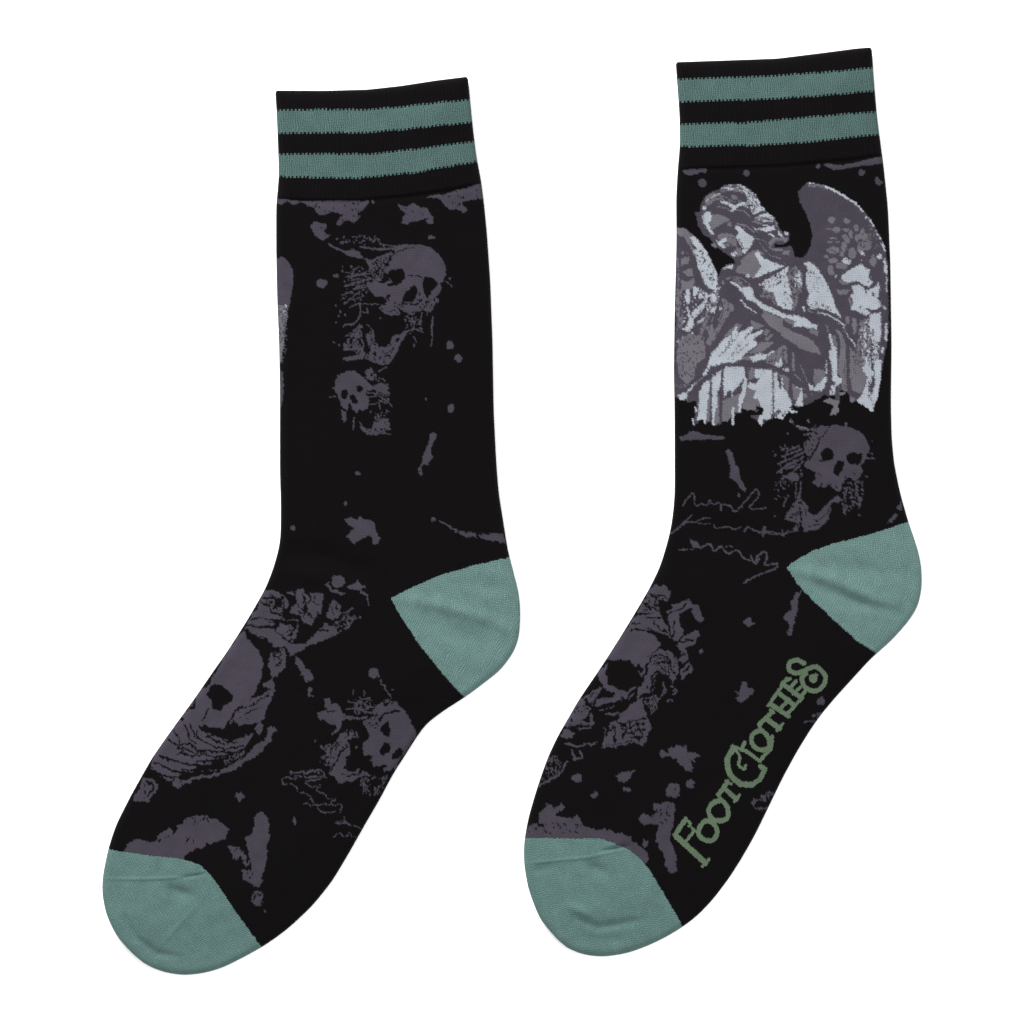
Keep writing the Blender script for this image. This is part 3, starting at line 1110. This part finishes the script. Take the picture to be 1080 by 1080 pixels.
def build_sock(D):
    Lc, Rc = smooth_curve(D['left']), smooth_curve(D['right'])
    # corners keep their traced place, only slightly rounded
    pl, dl = interp_pins(Lc, [p[0] for p in D['pins']], None)
    pr, dr = interp_pins(Rc, [p[1] for p in D['pins']], None)
    k = [0]
    for i in range(1, len(pl)): k.append(k[-1] + 0.5 * ((pl[i]-pl[i-1]) + (pr[i]-pr[i-1])))
    NV = int(k[-1]) ; t = np.linspace(0, k[-1], NV + 1)
    # last rows denser towards the toe tip is not needed: chords shrink by themselves
    sl, sr = pchip(k, pl, t), pchip(k, pr, t)
    LX, LY = np.interp(sl, dl, Lc[:, 0]), np.interp(sl, dl, Lc[:, 1])
    RX, RY = np.interp(sr, dr, Rc[:, 0]), np.interp(sr, dr, Rc[:, 1])
    for q, ins in enumerate((1.9, 0.9, 0.35)): LX[q] += ins; RX[q] -= ins      # rounded corners of the opening
    # bow of the rows below the opening follows the top edge
    top = np.array(D['top'], float)
    tu = (top[:, 0] - top[0, 0]) / (top[-1, 0] - top[0, 0])
    tb = top[:, 1] - (top[0, 1] + (top[-1, 1] - top[0, 1]) * tu)
    fade = np.clip(1 - (t - 120) / 200, 0, 1); fade = fade*fade*(3-2*fade)
    # edge wobble makes the silhouette less ruler-straight
    outline = np.r_[np.c_[LX, LY], np.c_[RX, RY][::-1]]
    ol = np.r_[resample(np.c_[LX, LY], 260), resample(np.c_[RX, RY][::-1], 260)]
    topc = [(LX[0] + (RX[0]-LX[0])*u, LY[0] + (RY[0]-LY[0])*u + np.interp(u, tu, tb)) for u in np.linspace(0, 1, 40)]
    ol = list(map(tuple, ol)) + topc[::-1]            # closed at the opening
    art = Art(*D['box'], seed=D['seed'])
    for s in D['art']: art.run(s)
    cuff_end = np.array(D['cuff_end']); bands = [np.array(b_) for b_ in D['bands']]

    def grid(NU):
        u = np.linspace(0, 1, NU + 1)
        # concentrate columns a little at both edges so the rounding is smooth
        u = u + 0.0
        U, V = np.meshgrid(u, t)
        X = LX[:, None]*(1-U) + RX[:, None]*U
        Y = LY[:, None]*(1-U) + RY[:, None]*U + fade[:, None]*np.interp(U, tu, tb)
        return U, V, X, Y
    def classify(X, Y, letters=True):
        tooth = np.where(((X + 0.1*Y) / 4.05) % 1 < 0.5, 1.0, -1.0)
        c = np.full(X.shape, BODY)
        y_ce = np.interp(X, cuff_end[:, 0], cuff_end[:, 1])
        cuff = Y < y_ce
        c[cuff] = CUFF
        for q in range(2):
            a = np.interp(X, bands[2*q][:, 0], bands[2*q][:, 1]); b_ = np.interp(X, bands[2*q+1][:, 0], bands[2*q+1][:, 1])
            c[cuff & (Y > a + tooth) & (Y < b_ + tooth)] = STRIPE1 + q
        jx = X + 1.2*vnoise(X/2.2, Y/2.2, 5); jy = Y + 1.2*vnoise(X/2.2, Y/2.2, 6)
        c[(~cuff) & inside(jx, jy, D['heel'])] = HEEL
        c[(~cuff) & inside(jx, jy, D['toe'])] = TOE
        return c
    def height(X, Y):
        d = np.full(X.shape, 1e9)
        P = ol + [ol[0]]
        step = 4
        PP = P[::2] + [P[-1]]
        d = seg_dist(X, Y, PP)
        R, Tk = 8.0, 6.0
        q = np.clip(d / R, 0, 1); prof = np.sqrt(np.clip(1 - (1-q)**2, 0, 1))
        soft = np.clip(d / 60, 0, 1); soft = soft*soft*(3-2*soft)
        z = Tk*prof + 4.5*soft
        env = np.clip(d / 12, 0, 1)
        z = z + env*(1.6*vnoise(X/70, Y/55, D['seed']) + 0.5*vnoise(X/22+9, Y/30, D['seed']+1) + 0.18*vnoise(X/7, Y/9, D['seed']+2))
        y_ce = np.interp(X, cuff_end[:, 0], cuff_end[:, 1])
        z = z + 1.3*np.clip((y_ce - Y)/1.5 + .5, 0, 1)*env          # thicker cuff
        z = z - 0.7*np.exp(-((Y - y_ce - 3)/3.0)**2)*env            # tuck under it
        for amp, wd, pts in D['folds']:
            (ax, ay), (bx, by) = pts[0], pts[-1]
            s_ = np.clip(((X-ax)*(bx-ax) + (Y-ay)*(by-ay)) / ((bx-ax)**2 + (by-ay)**2), 0, 1)
            z = z + 1.3*env*amp*np.sin(np.pi*(0.06 + 0.88*s_))**0.7*np.exp(-(seg_dist(X, Y, pts)/wd)**2)
        return z, d
    MID = 5.2
    r = np.random.RandomState(D['seed'] + 50)
    # top layer
    NU = 236
    U, V, X, Y = grid(NU)
    Z, d = height(X, Y)
    edge = np.zeros_like(X, bool); edge[:, 0] = edge[:, -1] = True; edge[0] = True; edge[-1] = True
    Z[edge] = 0
    cls = classify(X, Y)
    g = np.floor(X/1.3) ; 
    jx = X + (r.rand(*X.shape)-.5)*0.7; jy = Y + (r.rand(*X.shape)-.5)*0.7
    rough = D['rough'](Y)                          # ragged stitch edges of the motifs
    big = np.where(rough > 2, 3.0, 0)
    tone = art.sample(jx + rough*vnoise(X/2.6, Y/2.2, 21) + big*vnoise(X/6, Y/6, 31), jy + rough*vnoise(X/2.6, Y/2.2, 22) + big*vnoise(X/6, Y/6, 32))
    # half-tone stitches where pale and dark yarn meet
    ang = r.rand(*X.shape)*6.283; near = art.sample(jx + 1.9*np.cos(ang), jy + 1.9*np.sin(ang)); pr_ = r.rand(*X.shape)
    tone = np.where((tone == 3) & (near == 1) & (pr_ < 0.4), 2, tone)
    tone = np.where((tone == 1) & (near == 3) & (pr_ < 0.3), 2, tone)
    t0 = art.sample(X, Y); tone = np.where((tone == 5) | (t0 == 5), t0, tone)     # the lettering stays clean
    lett = (tone == 5) & (cls == BODY); cls[lett] = LETTER
    # under layer
    NB = 26
    U2, V2, X2, Y2 = grid(NB)
    Z2, d2 = height(X2, Y2)
    Z2 = -np.minimum(Z2, 5.0)
    e2 = np.zeros_like(X2, bool); e2[:, 0] = e2[:, -1] = True; e2[0] = True; e2[-1] = True
    Z2[e2] = 0
    cls2 = classify(X2, Y2); tone2 = np.zeros(X2.shape, int)
    n1 = X.size
    XX = np.r_[X.ravel(), X2.ravel()]; YY = np.r_[Y.ravel(), Y2.ravel()]; ZZ = np.r_[Z.ravel(), Z2.ravel()] + MID
    co = np.c_[(XX-540)*PX, (540-YY)*PX, ZZ*PX]
    col = YARN[np.r_[tone.ravel(), tone2.ravel()]]
    cl = np.r_[cls.ravel(), cls2.ravel()]
    teal = (cl == HEEL) | (cl == TOE); 
    # stitch coordinates: wale across, course along; heel and toe run on their own direction
    sU = np.r_[(U*218).ravel(), (U2*218).ravel()]; sV = np.r_[V.ravel(), V2.ravel()]
    def rot(a, sc_=1.0):
        c_, s_ = math.cos(math.radians(a)), math.sin(math.radians(a))
        return XX*c_ + YY*s_, -XX*s_ + YY*c_
    tu_, tv_ = rot(D['toe_dir'])
    # heel wales mirror each other across the gore line that runs back from the heel's point
    hx, hy = D['heel'][0]; ga = math.atan(0.16)
    gp = (XX-hx)*math.cos(ga) + (YY-hy)*math.sin(ga); gq = np.abs(-(XX-hx)*math.sin(ga) + (YY-hy)*math.cos(ga))
    th = math.radians(18); hu, hv = gp*math.cos(th) + gq*math.sin(th), gq*math.cos(th) - gp*math.sin(th)
    sU = np.where(cl == HEEL, hu, np.where(cl == TOE, tu_, sU)); sV = np.where(cl == HEEL, hv, np.where(cl == TOE, tv_, sV))

    def quads(nv, nu, off, flip):
        i, j = np.meshgrid(np.arange(nv), np.arange(nu), indexing='ij')
        a = off + i*(nu+1) + j
        q = np.stack([a, a+nu+1, a+nu+2, a+1], -1).reshape(-1, 4)
        return q[:, ::-1] if flip else q
    F = np.r_[quads(NV, NU, 0, False), quads(NV, NB, n1, True)]
    fc = cl[F[:, 0]]
    # clean single-stitch slivers of heel/toe classes is unnecessary: they read as stitches
    root = bpy.data.objects.new('sock', None); sc.collection.objects.link(root)
    cx, cy = D['base']; root.location = (wx(cx), wy(cy), 0)
    root['label'] = D['label']; root['category'] = 'sock'; root['group'] = 'pair of knitted crew socks laid flat'
    def part(name, k_, mat, parent, label=None):
        f = F[fc == k_]
        if len(f) == 0: return None
        used, inv = np.unique(f, return_inverse=True); f = inv.reshape(-1, 4)
        me = bpy.data.meshes.new(name)
        me.vertices.add(len(used)); me.vertices.foreach_set('co', (co[used] - np.array(root.location)).astype(np.float32).ravel())
        me.loops.add(f.size); me.loops.foreach_set('vertex_index', f.ravel().astype(np.int32))
        me.polygons.add(len(f)); me.polygons.foreach_set('loop_start', np.arange(0, f.size, 4, dtype=np.int32))
        me.update(calc_edges=True)
        me.polygons.foreach_set('use_smooth', np.ones(len(f), bool))
        a = me.color_attributes.new('yarn', 'FLOAT_COLOR', 'POINT')
        a.data.foreach_set('color', np.c_[col[used], np.ones(len(used))].astype(np.float32).ravel())
        uvl = me.uv_layers.new(name='stitch')
        uvl.data.foreach_set('uv', np.c_[sU[used], sV[used]][f.ravel()].astype(np.float32).ravel())
        me.materials.append(mat); me.validate(); me.update()
        o = bpy.data.objects.new(name, me); sc.collection.objects.link(o); o.parent = parent
        if label: o['label'] = label
        return o
    body = part('leg_and_foot', BODY, M_BODY, root, D['body_label'])
    cuff = part('cuff', CUFF, M_BLACK, root)
    part('stripe', STRIPE1, M_STRIPE, cuff); part('stripe', STRIPE2, M_STRIPE, cuff)
    part('heel', HEEL, M_HEEL, root); part('toe', TOE, M_TOE, root)
    part('lettering', LETTER, M_LETTER, body, 'green knitted lettering along the sole')
    return root

c41 = 1080/260
left_sock = dict(
    left=[(290, 95), (291.5, 118), (292.5, 142), (294, 183), (292.5, 202.5), (291, 214.5), (291, 262.6), (292, 312), (294, 360), (295, 408.5), (295, 457), (295, 500), (296, 530), (295.8, 560), (295.2, 572), (292.4, 584.4), (287.5, 601), (279.9, 620.5), (268, 641.4), (255.6, 662), (237.5, 690), (223.3, 710), (205, 736.7), (178.3, 773.3), (160, 799.5), (137.8, 838.9), (122, 870), (113.9, 894.7), (107.9, 924), (107, 941.7), (111.4, 965), (123, 988.3), (138.6, 1005.8), (150, 1015)],
    right=[(493.5, 80.5), (495.5, 101.3), (499, 137.4), (502.7, 166.3), (507.5, 190.4), (511, 219), (513.5, 245), (517, 295), (519.5, 360), (520.7, 432.6), (523.4, 487), (526, 520), (530.7, 549.4), (535.8, 581.7), (541.7, 603.3), (547.5, 626.7), (549, 646.7), (547.5, 673.3), (541.7, 688.3), (528.3, 706.7), (510, 721), (490, 735.8), (469, 749), (450, 763), (441, 775), (427.8, 796), (414.4, 816.7), (399.6, 844.8), (384.8, 870), (368, 900), (350, 930), (330, 955), (309, 975), (297, 985), (276.7, 999), (257.2, 1009.7), (234, 1021.4), (214.4, 1027), (193, 1029.2), (173.6, 1026.2), (156, 1019.4), (150, 1015)],
    pins=[((290, 95), (493.5, 80.5)), ((291, 208), (508, 192)), ((295, 480), (522, 470)), ((296, 552), (533, 570)), ((287.5, 601), (549, 640)), ((268, 641.4), (535, 699)), ((223, 710), (459, 756)), ((178, 773), (403, 838)), ((138, 839), (352, 927)), ((114, 894), (277, 999)), ((107, 935), (222, 1025)), ((123, 988), (180, 1027)), ((150, 1015), (150, 1015))],
    top=[(290, 95), (340, 95.3), (388, 94), (424.4, 90), (460.5, 84.5), (493.5, 80.5)],
    bands=[T(280, 70, c41, p) for p in ([(40, 190), (250, 188), (450, 189), (600, 176), (750, 158), (920, 143)], [(40, 290), (250, 290), (450, 290), (650, 270), (920, 240)], [(40, 382), (450, 384), (650, 364), (930, 325)], [(40, 480), (250, 487), (400, 489), (650, 465), (940, 412)])],
    cuff_end=T(280, 70, c41, [(30, 576), (200, 584), (400, 585), (650, 560), (800, 538), (960, 508)]),
    heel=T(400, 560, 6, [(72, 422), (200, 355), (400, 270), (600, 212), (740, 180), (900, 150), (1200, 300), (1200, 1200), (620, 1150), (540, 1058), (400, 900), (250, 710), (130, 530)]),
    toe=T(90, 860, 1080/210, [(60, 172), (120, 180), (220, 195), (350, 214), (480, 225), (560, 240), (630, 267), (690, 330), (760, 430), (820, 520), (880, 605), (960, 715), (1010, 780), (900, 1080), (0, 1080), (0, 172)]),
    folds=[(2.28, 7, [(420, 630), (470, 640), (520, 655), (545, 668)]), (-2.09, 11, [(445, 645), (490, 672), (525, 680)]), (-1.33, 8, [(480, 612), (540, 622)]),
           (0.9, 1.7, [(109, 927), (150, 927), (190, 925), (215, 919)]), (-1.71, 2.2, [(188, 925.5), (216, 921)]), (-2.85, 6, [(175, 936), (205, 945)]),
           (-2.09, 4.5, [(131, 968), (145, 990), (165, 1005), (190, 1010)]), (1.14, 10, [(140, 950), (170, 985)]), (-1.6, 16, [(500, 680), (535, 640)]), (-1.2, 14, [(225, 985), (250, 960)]), (0.7, 3, [(207, 955), (172, 995)]),
           (-2.66, 12, [(296, 580), (350, 588), (400, 610)]), (1.90, 9, [(296, 600), (340, 612)]), (1.71, 18, [(400, 250), (420, 480)])],
    art=[ART_LEFT], box=(60, 40, 600, 1060), seed=11, rough=lambda y: np.where(y < 560, 1.5, 2.3), base=(350, 600), toe_dir=-30,
    label='left one of the two socks, patterned with skulls and no lettering',
    body_label='black knit patterned with dark grey skulls and leaves')

right_sock = dict(
    left=[(712.7, 65), (714.4, 88), (716.9, 121.8), (717.3, 153), (715, 177), (713.2, 208.5), (713.6, 250), (713, 280), (711.6, 328), (710.8, 388.5), (711.6, 436.7), (711.7, 480), (711.8, 508), (711.6, 524), (709.5, 546), (706.7, 562), (701, 583), (695.4, 600), (685, 621), (667.8, 650), (650, 679), (634, 703.7), (610, 739), (598, 760), (588, 777), (577.5, 799.5), (566.7, 830.4), (557.4, 862), (552.6, 888), (552.4, 910), (557, 938), (568.9, 968.9), (588.3, 992.2), (598, 999.5)],
    right=[(919.8, 49.5), (921.5, 76), (925, 119.4), (930, 158), (932.3, 174.8), (937, 220), (939.5, 280), (940.7, 364.4), (940, 424.6), (940.8, 461), (943.3, 489), (950.2, 522), (954.6, 537), (958.5, 551), (966.7, 573.7), (972.2, 596), (972.8, 620), (968.5, 640.4), (957.4, 657), (938.9, 677.4), (925.9, 688.5), (918.5, 695), (898.5, 717), (881.5, 735.6), (866, 754), (855.6, 768.9), (840.7, 793), (825.5, 821), (809.6, 854), (797, 880), (784, 903), (770.7, 924.4), (752.2, 949), (736, 966), (720.3, 978), (703, 988.5), (685.6, 997), (662.2, 1005.8), (637, 1009.7), (620, 1008.2), (607.8, 1004.9), (598, 999.5)],
    pins=[((712.7, 65), (919.8, 49.5)), ((715, 177), (931, 162)), ((711.7, 450), (941, 440)), ((711, 530), (955, 540)), ((703, 576), (973, 605)), ((685, 621), (958, 656)), ((650, 679), (885, 731)), ((610, 739), (840, 793)), ((577, 800), (790, 893)), ((553, 886), (720, 978)), ((554, 922), (668, 1004)), ((569, 969), (628, 1009)), ((598, 999.5), (598, 999.5))],
    top=[(712.7, 65), (760, 63.4), (820, 61.3), (868.5, 55.4), (904, 50.8), (919.8, 49.5)],
    bands=[T(700, 40, c41, p) for p in ([(40, 182), (400, 170), (700, 150), (930, 130)], [(40, 279), (350, 272), (650, 255), (940, 230)], [(40, 376), (350, 372), (650, 346), (950, 319)], [(40, 474), (400, 470), (650, 455), (960, 418)])],
    cuff_end=T(700, 40, c41, [(30, 572), (500, 558), (800, 530), (980, 503)]),
    heel=T(800, 520, 5.4, [(153, 420), (220, 372), (310, 322), (420, 285), (540, 256), (640, 230), (740, 196), (850, 160), (1000, 120), (1100, 1000), (740, 960), (680, 914), (560, 840), (470, 762), (330, 632), (240, 542)]),
    toe=T(530, 860, 1080/210, [(60, 120), (115, 120), (250, 118), (400, 121), (520, 118), (600, 145), (680, 180), (740, 222), (800, 297), (850, 380), (900, 460), (940, 530), (980, 605), (1040, 720), (900, 1080), (0, 1080), (0, 120)]),
    folds=[(2.47, 7, [(835, 600), (880, 612), (920, 632), (950, 640)]), (-2.85, 7, [(850, 612), (900, 634), (945, 645)]), (-1.52, 9, [(860, 596), (960, 606)]),
           (0.9, 1.7, [(553, 911), (590, 907), (620, 904), (655, 896)]), (-2.09, 2.2, [(635, 897), (662, 892)]), (-2.66, 6, [(618, 911), (642, 922)]),
           (-2.28, 5, [(606, 968), (630, 978), (680, 970)]), (2.09, 5, [(600, 955), (625, 966)]), (-1.71, 7, [(612, 991), (660, 990)]), (-1.14, 5, [(556, 920), (585, 914)]),
           (-1.90, 14, [(712, 545), (760, 560), (820, 580)]), (1.71, 16, [(700, 600), (760, 640)]), (1.52, 20, [(830, 100), (850, 420)]), (1.52, 14, [(760, 780), (640, 900)])],
    art=[ART_ANGEL, ART_RIGHT], box=(540, 30, 1000, 1060), seed=23, rough=lambda y: np.where(y < 610, 1.2, 2.3), base=(770, 600), toe_dir=-12,
    label='right one of the two socks, showing a winged stone angel and green sole lettering',
    body_label='black knit showing a pale praying angel above skulls and handwriting')

build_sock(left_sock)
build_sock(right_sock)
